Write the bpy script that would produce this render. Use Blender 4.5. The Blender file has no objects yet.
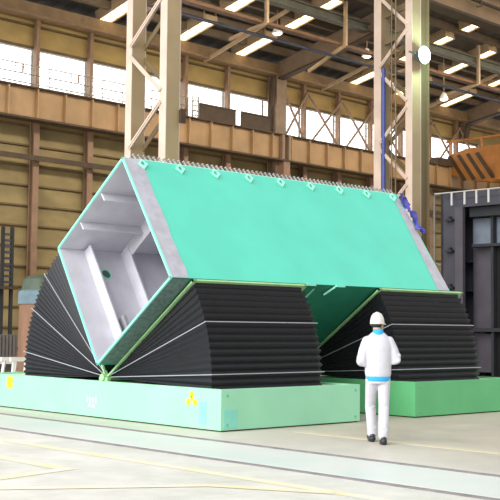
import bpy, bmesh, math, random
from mathutils import Vector, Matrix
random.seed(7)
scene = bpy.context.scene
COL = scene.collection
PI = math.pi
ROT = math.radians(2.5)          # the hall is turned 2.5 degrees from the machine
IDENT = Matrix.Identity(4)
HALL = Matrix.Rotation(ROT, 4, 'Z')

# ------------------------------------------------------------------ materials
def srgb(h):
    h = h.lstrip('#')
    def f(c):
        c /= 255.0
        return c/12.92 if c <= 0.04045 else ((c+0.055)/1.055)**2.4
    return tuple(f(int(h[i:i+2], 16)) for i in (0, 2, 4))

def mat(name, col, rough=0.6, metal=0.0, var=0.12, scale=3.0, bump=0.0, bscale=60.0, col2=None, spec=0.5, stretch=None, detail=4.0):
    m = bpy.data.materials.new(name); m.use_nodes = True
    nt = m.node_tree; N = nt.nodes; L = nt.links
    b = N['Principled BSDF']
    c = srgb(col) if isinstance(col, str) else col
    c2 = srgb(col2) if isinstance(col2, str) else tuple(x*(1-var*2) for x in c)
    b.inputs['Roughness'].default_value = rough
    b.inputs['Metallic'].default_value = metal
    b.inputs['Specular IOR Level'].default_value = spec
    tc = N.new('ShaderNodeTexCoord'); mp = N.new('ShaderNodeMapping')
    L.new(tc.outputs['Object'], mp.inputs['Vector'])
    if stretch: mp.inputs['Scale'].default_value = stretch
    no = N.new('ShaderNodeTexNoise'); no.inputs['Scale'].default_value = scale; no.inputs['Detail'].default_value = detail
    L.new(mp.outputs['Vector'], no.inputs['Vector'])
    cr = N.new('ShaderNodeValToRGB')
    cr.color_ramp.elements[0].position = 0.35; cr.color_ramp.elements[1].position = 0.65
    cr.color_ramp.elements[0].color = (*c2, 1); cr.color_ramp.elements[1].color = (*c, 1)
    L.new(no.outputs['Fac'], cr.inputs['Fac']); L.new(cr.outputs['Color'], b.inputs['Base Color'])
    if bump > 0:
        n2 = N.new('ShaderNodeTexNoise'); n2.inputs['Scale'].default_value = bscale
        L.new(tc.outputs['Object'], n2.inputs['Vector'])
        bp = N.new('ShaderNodeBump'); bp.inputs['Strength'].default_value = bump; bp.inputs['Distance'].default_value = 0.02
        L.new(n2.outputs['Fac'], bp.inputs['Height']); L.new(bp.outputs['Normal'], b.inputs['Normal'])
    return m

def emit(name, col, strength):
    m = bpy.data.materials.new(name); m.use_nodes = True
    nt = m.node_tree; N = nt.nodes; L = nt.links
    b = N['Principled BSDF']; c = srgb(col)
    b.inputs['Base Color'].default_value = (*c, 1); b.inputs['Roughness'].default_value = 0.4
    tc = N.new('ShaderNodeTexCoord'); no = N.new('ShaderNodeTexNoise'); no.inputs['Scale'].default_value = 1.3
    L.new(tc.outputs['Object'], no.inputs['Vector'])
    mr = N.new('ShaderNodeMapRange'); mr.inputs['To Min'].default_value = strength*0.8; mr.inputs['To Max'].default_value = strength*1.2
    L.new(no.outputs['Fac'], mr.inputs['Value']); L.new(mr.outputs['Result'], b.inputs['Emission Strength'])
    b.inputs['Emission Color'].default_value = (*c, 1)
    return m

M = {}
M['mint'] = mat('mint_paint', '#5dd3b9', 0.42, var=0.04, scale=1.2, spec=0.45)
M['mint_edge'] = mat('mint_edge_paint', '#8fe6d0', 0.45, var=0.05)
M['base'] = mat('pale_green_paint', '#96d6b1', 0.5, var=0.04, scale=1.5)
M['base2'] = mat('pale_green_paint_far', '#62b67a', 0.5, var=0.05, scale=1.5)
M['base_top'] = mat('pale_tray_paint', '#d9eccb', 0.6, var=0.05)
M['mint_dark'] = mat('shaded_green_paint', '#278066', 0.5, var=0.06)  # darker copy of the mint; the underside's shade is put into the colour
M['flange'] = mat('yellow_green_edge', '#a8d69a', 0.5, var=0.08, scale=4)
M['primer'] = mat('grey_primer', '#b9b7c0', 0.65, var=0.09, scale=6, detail=8)
M['inner'] = mat('inner_grey_primer', '#c9c8d0', 0.6, var=0.06, scale=3)
M['black'] = mat('black_bellows_cloth', '#12131a', 0.5, var=0.12, scale=5, spec=0.5)
M['strap'] = mat('grey_white_cord', '#a4a8b0', 0.6, var=0.05)
M['stud'] = mat('grey_stud_steel', '#a9a4a4', 0.5, metal=0.3)
M['lug'] = mat('pale_lug_paint', '#a8f2dc', 0.5, var=0.03)
M['yellow'] = mat('yellow_decal', '#ffe11a', 0.5, var=0.03)
M['cyanp'] = mat('aqua_patch', '#84d4bf', 0.5, var=0.05)
M['whitep'] = mat('faded_white_mark', '#bdead4', 0.6, var=0.03)
M['tarp'] = mat('blue_tarp', '#4b4fb0', 0.5, var=0.2, scale=8)
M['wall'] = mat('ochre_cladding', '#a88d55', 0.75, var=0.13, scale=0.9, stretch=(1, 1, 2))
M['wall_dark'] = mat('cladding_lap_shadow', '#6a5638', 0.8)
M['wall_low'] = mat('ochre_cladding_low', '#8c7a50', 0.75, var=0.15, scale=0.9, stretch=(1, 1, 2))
M['post'] = mat('brown_post_paint', '#8a6c54', 0.65, var=0.1)
M['beam'] = mat('tan_beam_paint', '#a4825a', 0.6, var=0.12, scale=1.2)
M['beam_dark'] = mat('dark_brown_steel', '#4a3826', 0.7, var=0.15)
M['column'] = mat('pale_column_paint', '#d8c1b0', 0.6, var=0.08, scale=1.5)
M['column_tan'] = mat('tan_column_paint', '#ad9570', 0.6, var=0.08, scale=1.2)
M['column_shade'] = mat('dull_shaded_column_paint', '#7c6a4c', 0.65, var=0.1, scale=1.2)  # darker column tone; shade of side plate and rear lacing is in the colour
M['roof'] = mat('roof_sheet', '#4f4a44', 0.7, var=0.15, scale=1.5)
M['purlin'] = mat('purlin_steel', '#6b5a45', 0.7, var=0.12)
M['rafter'] = mat('rafter_paint', '#87705a', 0.65, var=0.1)
M['eave'] = mat('eave_beam_paint', '#8d7150', 0.65, var=0.12)
M['orangepipe'] = mat('rusty_orange_pipe', '#6f4c2e', 0.6, var=0.15)
M['bluepipe'] = mat('dark_blue_pipe', '#23283a', 0.5, var=0.15)
M['greypipe'] = mat('grey_green_pipe', '#5b594c', 0.6, var=0.12)
M['strut'] = mat('tan_strut_paint', '#b59a78', 0.6, var=0.1)
M['bluecable'] = mat('blue_cable', '#46549a', 0.5)
M['window'] = emit('daylit_glazing', '#f7fbff', 2.6)
M['mullion'] = mat('grey_mullion', '#b9b6b2', 0.6)
M['rail'] = mat('grey_guardrail', '#8f877c', 0.6)
M['skylight'] = emit('sunlit_skylight', '#ffeab4', 3.4)
M['lens'] = emit('floodlight_glow', '#dffff4', 14.0)
M['lens2'] = emit('lamp_glow', '#fff2d0', 5.0)
M['lampbody'] = mat('lamp_housing', '#6a7470', 0.5, metal=0.3)
M['rack'] = mat('dark_grey_steel', '#3d3c46', 0.6, var=0.15, scale=2)
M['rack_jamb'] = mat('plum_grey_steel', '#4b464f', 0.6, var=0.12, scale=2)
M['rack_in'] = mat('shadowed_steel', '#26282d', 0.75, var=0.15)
M['rack_blue'] = mat('pale_blue_grey_sheet', '#727b88', 0.6, var=0.12)
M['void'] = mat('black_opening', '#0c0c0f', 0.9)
M['white'] = mat('white_painted_metal', '#e8e6e2', 0.5, var=0.04)
M['clip'] = mat('grey_white_clip', '#b9b7b4', 0.6, var=0.05)
M['crane'] = mat('orange_crane_paint', '#b5752e', 0.55, var=0.15, scale=1.0)
M['rust'] = mat('rust_brown_steel', '#8f6c56', 0.8, var=0.18, scale=3, stretch=(1, 1, 0.3))
M['capblue'] = mat('blue_grey_paint', '#6f8791', 0.6, var=0.2, scale=4)
M['capgreen'] = mat('dull_green_paint', '#4f5d4c', 0.6, var=0.15, scale=4)
M['orange'] = mat('orange_paint', '#c4742a', 0.6, var=0.15)
M['grey'] = mat('grey_sheet', '#77716c', 0.6, var=0.12)
M['wood'] = mat('pale_timber', '#c9a878', 0.7, var=0.12)
M['rail_steel'] = mat('rail_groove_steel', '#8d8688', 0.55, var=0.15, scale=4)
M['paint_yellow'] = mat('worn_yellow_paint', '#e2d2a6', 0.6, var=0.04, col2='#dcd7cb', scale=1.6)
M['aisle'] = mat('green_aisle_coat', '#c9d3cd', 0.45, col2='#d6d6d0', scale=1.1, detail=6)
M['skin'] = mat('skin', '#c99877', 0.55, var=0.04, scale=10)
M['hair'] = mat('black_hair', '#1c1917', 0.6)
M['cloth'] = mat('white_work_cloth', '#c6c6ce', 0.85, var=0.03, scale=6, bump=0.25, bscale=14)
M['cyan'] = mat('cyan_blue_cloth', '#2fa6dd', 0.8, var=0.06)
M['helmet'] = mat('white_helmet_shell', '#d8d6d0', 0.35, var=0.01)
M['shoe'] = mat('black_shoe', '#23262b', 0.4)
M['lips'] = mat('lip', '#9c5f50', 0.5)
M['eye'] = mat('eye_white', '#e9e6e0', 0.3, var=0.0)

FLOOR_SHIFT = 20.0    # object origin of the floor slab sits at x = 20
def floor_material():
    m = bpy.data.materials.new('concrete_floor'); m.use_nodes = True
    nt = m.node_tree; N = nt.nodes; L = nt.links; b = N['Principled BSDF']
    tc = N.new('ShaderNodeTexCoord')
    n1 = N.new('ShaderNodeTexNoise'); n1.inputs['Scale'].default_value = 0.35; n1.inputs['Detail'].default_value = 6
    n2 = N.new('ShaderNodeTexNoise'); n2.inputs['Scale'].default_value = 2.2; n2.inputs['Detail'].default_value = 9
    n2.inputs['Roughness'].default_value = 0.65
    L.new(tc.outputs['Object'], n1.inputs['Vector']); L.new(tc.outputs['Object'], n2.inputs['Vector'])
    r1 = N.new('ShaderNodeValToRGB'); e = r1.color_ramp.elements
    e[0].position = .35; e[0].color = (*srgb('#d2cfc7'), 1); e[1].position = .65; e[1].color = (*srgb('#e2dfd8'), 1)
    r2 = N.new('ShaderNodeValToRGB'); e = r2.color_ramp.elements
    e[0].position = .3; e[0].color = (.80, .80, .78, 1); e[1].position = .7; e[1].color = (1, 1, 1, 1)
    mx = N.new('ShaderNodeMix'); mx.data_type = 'RGBA'; mx.blend_type = 'MULTIPLY'; mx.inputs[0].default_value = 1
    L.new(n1.outputs['Fac'], r1.inputs['Fac']); L.new(n2.outputs['Fac'], r2.inputs['Fac'])
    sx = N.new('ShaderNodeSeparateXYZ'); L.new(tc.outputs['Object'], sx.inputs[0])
    # floor darkens and warms towards the machines: fading light put into its colour
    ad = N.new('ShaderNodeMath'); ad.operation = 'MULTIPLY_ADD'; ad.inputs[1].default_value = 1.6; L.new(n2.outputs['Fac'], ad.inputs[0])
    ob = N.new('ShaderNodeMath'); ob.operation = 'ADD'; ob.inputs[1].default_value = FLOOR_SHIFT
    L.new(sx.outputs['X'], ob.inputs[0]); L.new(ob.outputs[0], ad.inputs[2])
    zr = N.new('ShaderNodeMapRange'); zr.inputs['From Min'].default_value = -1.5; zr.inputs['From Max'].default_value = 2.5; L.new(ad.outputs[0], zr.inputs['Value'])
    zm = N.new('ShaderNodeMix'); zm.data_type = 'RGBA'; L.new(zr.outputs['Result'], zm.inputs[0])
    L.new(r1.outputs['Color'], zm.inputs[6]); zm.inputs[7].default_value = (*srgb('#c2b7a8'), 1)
    L.new(zm.outputs[2], mx.inputs[6]); L.new(r2.outputs['Color'], mx.inputs[7])
    L.new(mx.outputs[2], b.inputs['Base Color'])
    rr = N.new('ShaderNodeMapRange'); rr.inputs['To Min'].default_value = .35; rr.inputs['To Max'].default_value = .6
    L.new(n2.outputs['Fac'], rr.inputs['Value']); L.new(rr.outputs['Result'], b.inputs['Roughness'])
    return m
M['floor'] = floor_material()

# ------------------------------------------------------------------ mesh collector
class MB:
    def __init__(s): s.v = []; s.f = []; s.mi = []
    def add(s, vs, fs, mi=0):
        o = len(s.v); s.v += [Vector(p) for p in vs]
        for k, f in enumerate(fs):
            s.f.append([o+i for i in f]); s.mi.append(mi[k] if isinstance(mi, (list, tuple)) else mi)
        return s
    def box(s, x0, x1, y0, y1, z0, z1, mi=0):
        vs = [(x0,y0,z0),(x1,y0,z0),(x1,y1,z0),(x0,y1,z0),(x0,y0,z1),(x1,y0,z1),(x1,y1,z1),(x0,y1,z1)]
        return s.add(vs, [(3,2,1,0),(4,5,6,7),(0,1,5,4),(1,2,6,5),(2,3,7,6),(3,0,4,7)], mi)
    def bar(s, p0, p1, w, h, up=(0,0,1), mi=0):
        p0 = Vector(p0); p1 = Vector(p1); d = (p1-p0).normalized(); u = Vector(up)
        if abs(d.dot(u)) > .99: u = Vector((1,0,0))
        r = d.cross(u).normalized(); u = r.cross(d)
        vs = []
        for p in (p0, p1):
            for a, b in ((-1,-1),(1,-1),(1,1),(-1,1)): vs.append(p + r*(a*w/2) + u*(b*h/2))
        return s.add(vs, [(0,1,2,3)[::-1],(4,5,6,7),(0,1,5,4),(1,2,6,5),(2,3,7,6),(3,0,4,7)], mi)
    def tube(s, pts, r, n=8, mi=0, caps=True):
        pts = [Vector(p) for p in pts]; vs = []; fs = []
        rr = r if isinstance(r, (list, tuple)) else [r]*len(pts)
        d0 = (pts[1]-pts[0]).normalized(); u = Vector((0,0,1))
        if abs(d0.dot(u)) > .95: u = Vector((1,0,0))
        for i, p in enumerate(pts):
            d = (pts[min(i+1,len(pts)-1)] - pts[max(i-1,0)]).normalized()
            a = d.cross(u).normalized(); b = a.cross(d)
            u = b if abs(d.dot(b)) < .9 else u
            for k in range(n):
                t = 2*PI*k/n; vs.append(p + (a*math.cos(t)+b*math.sin(t))*rr[i])
        for i in range(len(pts)-1):
            for k in range(n):
                fs.append((i*n+k, i*n+(k+1)%n, (i+1)*n+(k+1)%n, (i+1)*n+k))
        if caps:
            fs.append(tuple(range(n))[::-1]); fs.append(tuple((len(pts)-1)*n+k for k in range(n)))
        return s.add(vs, fs, mi)
    def prism(s, poly, x0, x1, mi=0, mi_side=None):
        # polygon in (y,z), extruded along x
        n = len(poly)
        vs = [(x0,a,b) for a,b in poly] + [(x1,a,b) for a,b in poly]
        fs = [tuple(range(n)), tuple(range(n,2*n))[::-1]]
        ms = [mi, mi]
        for i in range(n):
            j = (i+1)%n; fs.append((i, n+i, n+j, j)); ms.append(mi_side[i] if mi_side else mi)
        return s.add(vs, fs, ms)
    def lathe(s, prof, c=(0,0,0), n=24, mi=0):
        vs = []; fs = []
        for r, z in prof:
            for k in range(n):
                t = 2*PI*k/n; vs.append((c[0]+r*math.cos(t), c[1]+r*math.sin(t), c[2]+z))
        for i in range(len(prof)-1):
            for k in range(n): fs.append((i*n+k, i*n+(k+1)%n, (i+1)*n+(k+1)%n, (i+1)*n+k))
        fs.append(tuple(range(n))[::-1]); fs.append(tuple((len(prof)-1)*n+k for k in range(n)))
        return s.add(vs, fs, mi)

ORG = {}      # parent name -> origin in its own frame
def to_mesh(name, mb, mats, off=Vector((0,0,0)), bevel=0.0, smooth=False):
    me = bpy.data.meshes.new(name); bm = bmesh.new()
    bv = [bm.verts.new(p-off) for p in mb.v]
    for f, mi in zip(mb.f, mb.mi):
        try:
            fc = bm.faces.new([bv[i] for i in f]); fc.material_index = mi
        except ValueError: pass
    bmesh.ops.recalc_face_normals(bm, faces=bm.faces)
    if bevel > 0:
        es = [e for e in bm.edges if len(e.link_faces) == 2 and e.calc_face_angle(0) > .6]
        bmesh.ops.bevel(bm, geom=es, offset=bevel, segments=2, affect='EDGES', profile=.7)
    bm.to_mesh(me); bm.free()
    for m in (mats if isinstance(mats, (list, tuple)) else [mats]): me.materials.append(m)
    if smooth:
        for p in me.polygons: p.use_smooth = True
    return me

def tag(o, label=None, cat=None, group=None, kind=None):
    if label: o['label'] = label
    if cat: o['category'] = cat
    if group: o['group'] = group
    if kind: o['kind'] = kind
    return o

def build(name, mb, mats, parent=None, frame=IDENT, bevel=0.0, smooth=False, label=None, cat=None, group=None, kind=None):
    if parent is None:
        xs = [p.x for p in mb.v]; ys = [p.y for p in mb.v]; zs = [p.z for p in mb.v]
        off = Vector(((min(xs)+max(xs))/2, (min(ys)+max(ys))/2, min(zs)))
    else:
        off = ORG[parent.name]
    me = to_mesh(name, mb, mats, off, bevel, smooth)
    o = bpy.data.objects.new(name, me); COL.objects.link(o)
    if parent is None:
        o.matrix_world = frame @ Matrix.Translation(off)
    else:
        o.parent = parent
    ORG[o.name] = off
    return tag(o, label, cat, group, kind)

def thing(name, label, cat, org, frame=IDENT, group=None):
    o = bpy.data.objects.new(name, None); COL.objects.link(o); o.empty_display_size = .2
    org = Vector(org); o.matrix_world = frame @ Matrix.Translation(org); ORG[o.name] = org
    return tag(o, label, cat, group)

def copy_tree(src, new_org, label=None, frame=IDENT):
    r = src.copy(); COL.objects.link(r); r.matrix_world = frame @ Matrix.Translation(Vector(new_org))
    if label: r['label'] = label
    ORG[r.name] = Vector(new_org)
    for ch in src.children:
        c = ch.copy(); COL.objects.link(c); c.parent = r
        for g in ch.children:
            d = g.copy(); COL.objects.link(d); d.parent = c
    return r

ORD = ['first','second','third','fourth','fifth','sixth','seventh','eighth','ninth','tenth','eleventh','twelfth','thirteenth','fourteenth','fifteenth']

# ================================================================== SETTING
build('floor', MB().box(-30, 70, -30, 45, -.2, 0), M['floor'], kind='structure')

WV = 21.6      # wall plane
mb = MB()
U0, U1 = 4.0, 62.0
# cladding rows: each sheet slopes out a little and laps over the next one, a dark shadowed lap between
def rows(z0, z1, n, m_):
    h = (z1-z0)/n
    for k in range(n):
        a = z0+k*h; b = a+h
        mb.add([(U0,WV-.10,a+.05),(U1,WV-.10,a+.05),(U1,WV-.02,b),(U0,WV-.02,b)], [(0,1,2,3)], m_)
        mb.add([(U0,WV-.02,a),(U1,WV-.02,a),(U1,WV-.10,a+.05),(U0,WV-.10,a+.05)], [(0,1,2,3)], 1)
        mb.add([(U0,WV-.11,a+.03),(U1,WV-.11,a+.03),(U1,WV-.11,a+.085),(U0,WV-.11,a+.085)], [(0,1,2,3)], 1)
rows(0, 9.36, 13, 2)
rows(9.36, 9.7, 1, 0)
rows(11.5, 13.1, 2, 0)
mb.box(U0, U1, WV, WV+.15, 0, 9.7, 0); mb.box(U0, U1, WV, WV+.15, 11.5, 13.1, 0)
mb.box(46, U1, WV-.05, WV+.15, 9.7, 11.5, 0); mb.box(U0, 8.6, WV-.05, WV+.15, 9.7, 11.5, 0)
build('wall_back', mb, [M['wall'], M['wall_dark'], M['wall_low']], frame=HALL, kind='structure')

POSTS = [8.5+2.37*k for k in range(16)]
for k in range(15):
    a, b = POSTS[k], POSTS[k+1]
    w = build('window_%d' % (k+1), MB().box(a, b, WV-.02, WV+.06, 9.68, 9.76).box(a, b, WV-.02, WV+.06, 11.44, 11.52)
              .box(a, a+.06, WV-.02, WV+.06, 9.76, 11.44).box(b-.06, b, WV-.02, WV+.06, 9.76, 11.44), M['mullion'], frame=HALL, kind='structure')
    build('window_pane', MB().box(a+.05, b-.05, WV+.01, WV+.03, 9.75, 11.45), M['window'], w)
    mm = MB()
    for z in (10.4, 10.8, 11.2): mm.box(a+.05, b-.05, WV-.01, WV+.02, z-.012, z+.012)
    build('glazing_bar', mm, M['mullion'], w)

# roof
RS = .22
def rz(v): return 13.05 + RS*(WV-v)
mb = MB(); n = 150
vs = []; fs = []
for i in range(n+1):
    u = U0+(U1-U0)*i/n
    dz = .05 if i % 2 else 0
    for v in (WV+.4, 7.0): vs.append((u, v, rz(v)+.22+dz))
for i in range(n): fs.append((2*i, 2*i+1, 2*i+3, 2*i+2))
mb.add(vs, fs)
vs2 = [(p[0], p[1], p[2]+.12) for p in vs]; mb.add(vs2, fs)
build('ceiling', mb, M['roof'], frame=HALL, kind='structure')
build('trim_1', MB().box(U0, U1, 20.95, 21.45, 12.55, 13.0).box(U0, U1, 20.8, 21.45, 12.5, 12.58), M['eave'], frame=HALL, kind='structure')

# purlins
pv = [20.3, 19.35, 18.6, 17.65, 16.75, 15.2, 14.2, 13.2, 12.2, 11.2, 10.2, 9.2, 8.2]
for k, v in enumerate(pv):
    build('roof_purlin', MB().box(U0, U1, v-.06, v+.06, rz(v)-.06, rz(v)+.2).box(U0, U1, v-.06, v+.14, rz(v)-.09, rz(v)-.05), M['purlin'], frame=HALL,
          label='long brown roof purlin under the sheeting, %s counted out from the back wall' % ORD[k], cat='purlin', group='roof purlins')

# main rafters along the roof slope
for k, u in enumerate((23.1, 37.5)):
    t = thing('roof_rafter', ('deep tan roof rafter rising from the wall pier' if k == 0 else 'deep tan roof rafter rising behind the orange crane'), 'rafter', (u, 21.4, 11.4), HALL, 'main roof rafters')
    poly = [(21.45, 11.5), (21.45, 13.0), (7.2, rz(7.2)-.1), (7.2, rz(7.2)-.8), (17.6, 12.95), (20.9, 12.35)]
    build('rafter_web', MB().prism(poly, u-.06, u+.06), M['rafter'], t)
    fl = MB()
    pts = [(21.1, 11.5), (20.9, 12.35), (17.6, 12.95), (7.2, rz(7.2)-.8)]
    for a, b in zip(pts[:-1], pts[1:]): fl.bar((u, a[0], a[1]), (u, b[0], b[1]), .36, .07)
    build('rafter_flange', fl, M['beam_dark'], t)
for k, u in enumerate((18.9, 26.2, 33.4)):
    build('roof_brace', MB().bar((u, 21.2, 12.45), (u, 16.1, 13.75), .09, .14), M['strut'], frame=HALL,
          label='slim tan roof strut rising from the eave, %s of these from the left' % ORD[k], cat='strut', group='eave struts')

# skylights
su = [13.68, 17.4, 20.75, 24.4, 28.2, 31.55, 35.35, 39.0]
names = ['left of the near column', 'just right of the near column', 'above the dark walkway screens', 'right of the wall pier top',
         'left of the far column', 'behind the far column', 'right of the floodlight', 'at the right edge of the photo']
for k, u in enumerate(su):
    for j, (va, vb) in enumerate(((21.2, 19.2), (18.35, 16.9), (16.65, 15.6), (14.9, 13.6))):
        t = thing('skylight', 'glowing skylight %s, %s up from the eave' % (names[k], ORD[j]), 'skylight', (u, (va+vb)/2, rz((va+vb)/2)), HALL, 'roof skylights')
        mbp = MB(); mbf = MB(); nseg = 4 if j == 0 else 3
        for q in range(nseg):
            a = va+(vb-va)*(q+.05)/nseg; b = va+(vb-va)*(q+.95)/nseg
            za, zb = rz(a)-.13, rz(b)-.13
            mbp.add([(u-.28,a,za),(u+.28,a,za),(u+.28,b,zb),(u-.28,b,zb)], [(0,1,2,3)])
        for du in (-.31, .31): mbf.bar((u+du, va, rz(va)+.03), (u+du, vb, rz(vb)+.03), .05, .4)
        for q in range(nseg+1):
            a = va+(vb-va)*q/nseg; mbf.bar((u-.3, a, rz(a)-.03), (u+.3, a, rz(a)-.03), .05, .2)
        build('skylight_panel', mbp, M['skylight'], t); build('skylight_frame', mbf, M['strut'], t)

# wall posts
pnames = ['far left', 'left']
for k, u in enumerate(POSTS[1:13]):
    if k == 5: continue
    t = MB().box(u-.12, u+.12, 21.2, 21.24, 0, 9.3).box(u-.12, u+.12, 21.42, 21.48, 0, 9.3).box(u-.02, u+.02, 21.24, 21.42, 0, 9.3).box(u-.07, u+.07, 21.22, 21.3, 9.3, 12.6).box(u-.03, u+.03, 21.3, 21.48, 9.3, 12.6)
    build('wall_post', t, M['post'], frame=HALL, label='brown steel wall post up the cladding, %s counted from the left edge' % ORD[k], cat='post', group='wall posts')
# main wall pier
t = thing('wall_pier', 'broad tan wall pier rising behind the runway beam to the roof rafter', 'column', (23.15, 21.1, 0), HALL)
build('pier_shaft', MB().box(22.85, 23.45, 20.85, 20.93, 0, 12.6).box(22.85, 23.45, 21.35, 21.42, 0, 12.6).box(23.1, 23.2, 20.93, 21.35, 0, 12.6), M['rafter'], t)
build('drain_pipe', MB().tube([(22.5, 20.95, 9.0), (22.5, 20.95, 10.9), (22.72, 20.95, 11.3), (22.72, 20.95, 12.4)], .08), M['beam_dark'], t, label='dark pipe with a kink beside the pier')

# long rail and thin conduits on the wall
build('wall_rail', MB().box(U0, 44, 20.95, 21.18, 7.40, 7.5).box(U0, 44, 20.9, 20.96, 7.36, 7.54), M['beam_dark'], frame=HALL,
      label='dark brown horizontal rail across the wall below the runway beam', cat='rail')

# runway beam
t = thing('runway_beam', 'deep tan crane runway beam running along the back wall under the windows', 'beam', (25, 20.7, 8.7), HALL)
build('beam_web', MB().box(U0, 50, 20.66, 20.72, 8.78, 9.82), M['beam'], t)
build('top_flange', MB().box(U0, 50, 20.45, 20.95, 9.82, 9.87), M['beam_dark'], t)
build('bottom_flange', MB().box(U0, 50, 20.45, 20.95, 8.71, 8.78), M['beam_dark'], t)
for k in range(32):
    u = 9.25+1.185*k
    build('stiffener', MB().box(u-.025, u+.025, 20.5, 20.66, 8.78, 9.82), M['beam'], t)
build('splice_plate', MB().box(22.8, 22.95, 20.44, 20.66, 8.78, 9.82).box(23.2, 23.35, 20.44, 20.66, 8.78, 9.82), M['rafter'], t)
for k, u in enumerate((23.15,)):
    build('beam_bracket', MB().box(u-.2, u+.2, 20.5, 20.84, 8.1, 8.71).add([(u-.2,20.5,8.1),(u+.2,20.5,8.1),(u+.2,20.84,7.3),(u-.2,20.84,7.3),(u+.2,20.84,8.1),(u-.2,20.84,8.1)],
          [(0,1,2,3),(0,3,5),(1,4,2)]), M['post'], t)

# guard rails on the runway walkway (left part)
for k in range(4):
    a, b = POSTS[k]+.14, POSTS[k+1]-.14
    t = thing('walkway_guardrail', 'thin grey guardrail before the windows, %s bay from the left' % ORD[k], 'guardrail', ((a+b)/2, 20.85, 9.87), HALL, 'walkway guardrails')
    for z in (10.05, 10.37, 10.7): build('rail', MB().tube([(a, 20.85, z), (b, 20.85, z)], .024), M['rail'], t)
    for u in (a+.1, (a+b)/2, b-.1): build('stanchion', MB().tube([(u, 20.85, 9.87), (u, 20.85, 10.72)], .018), M['rail'], t)
    build('hanger', MB().tube([((a+b)/2+.3, 20.83, 10.4), ((a+b)/2+.3, 20.83, 10.7)], .035), M['post'], t)
for k, (a, b) in enumerate(((18.3, 20.35), (20.65, 22.4))):
    build('walkway_screen', MB().box(a, b, 20.8, 20.84, 9.87, 10.55).box(a, b, 20.76, 20.8, 10.51, 10.57).box(a, a+.06, 20.76, 20.8, 9.87, 10.55), M['beam_dark'], frame=HALL,
          label='dark brown walkway screen on the runway beam, %s one' % ('left' if k == 0 else 'right'), cat='screen', group='walkway screens')
t = thing('walkway_ladder', 'small pale ladder beside the near lattice column above the beam', 'ladder', (18.0, 20.75, 9.87), HALL)
for u in (17.85, 18.15): build('ladder_rail', MB().bar((u, 20.7, 9.87), (u, 20.7, 10.8), .05, .05), M['rail'], t)
for z in (10.0, 10.2, 10.4, 10.6): build('rung', MB().tube([(17.85, 20.7, z), (18.15, 20.7, z)], .025), M['rail'], t)

# X bracing in front of the right windows
for k in range(6, 13):
    a, b = POSTS[k], POSTS[k+1]
    if k == 6: a = 23.4
    t = thing('cross_brace', 'X shaped brown wall bracing across the bright window, %s bay right of the wall pier' % ORD[k-6], 'brace', ((a+b)/2, 21.1, 9.7), HALL, 'window cross braces')
    build('brace_bar', MB().bar((a+.05, 21.12, 12.1), (b-.05, 21.12, 9.75), .08, .08), M['post'], t)
    build('brace_bar', MB().bar((a+.05, 21.03, 9.75), (b-.05, 21.03, 12.1), .08, .08), M['rafter'], t)

# service pipes under the roof at v = 16
build('service_pipe', MB().box(U0, 50, 15.95, 16.05, 12.66, 12.76).box(U0, 50, 15.88, 16.12, 12.62, 12.66), M['orangepipe'], frame=HALL, label='rusty orange beam hung under the roof, running the length of the hall', cat='beam')
build('service_pipe', MB().tube([(U0, 16.3, 12.28), (50, 16.3, 12.28)], .06, 10), M['bluepipe'], frame=HALL, label='dark blue pipe hung just below the rusty orange beam', cat='pipe')
build('service_pipe', MB().box(U0, 50, 15.95, 16.05, 13.55, 13.85).box(U0, 50, 15.82, 16.18, 13.8, 13.85).box(U0, 50, 15.82, 16.18, 13.5, 13.56), M['greypipe'], frame=HALL, label='grey green upper roof beam above the rusty orange beam', cat='beam')
for k, u in enumerate((12.5, 16.98, 21.4, 26.0, 30.65, 35.3)):
    t = thing('roof_hanger', 'tan roof hanger with an angled foot strut, %s from the left' % ORD[k], 'hanger', (u, 16, 12.6), HALL, 'roof hangers')
    build('hanger_post', MB().box(u-.06, u+.06, 15.7, 15.82, 12.6, rz(16)+.1), M['strut'], t)
    build('foot_strut', MB().bar((u, 15.8, 12.62), (u, 17.7, 12.35 if k != 2 else 11.9), .1, .12), M['strut'], t)
# small lamps on the service beam
for k, (u, v, z) in enumerate(((19.35, 17.5, 13.0), (23.75, 16.6, 12.75), (25.6, 16.9, 11.9), (31.9, 13.0, 12.3), (29.6, 16.9, 11.9))):
    t = thing('hanging_lamp', 'small white industrial lamp hanging under the roof, %s from the left' % ORD[k], 'lamp', (u, v, z), HALL, 'hanging roof lamps')
    build('lamp_rod', MB().tube([(u, v, z+.3), (u, v, rz(v)-.05)], .02), M['strut'], t)
    build('lamp_housing', MB().lathe([(.05, .34), (.09, .28), (.2, .06), (.22, .0)], (u, v, z), 16), M['white'], t)
    build('lamp_glass', MB().lathe([(.19, .02), (.12, -.05), (.04, -.07)], (u, v, z), 16), M['lens2'], t)

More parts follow.
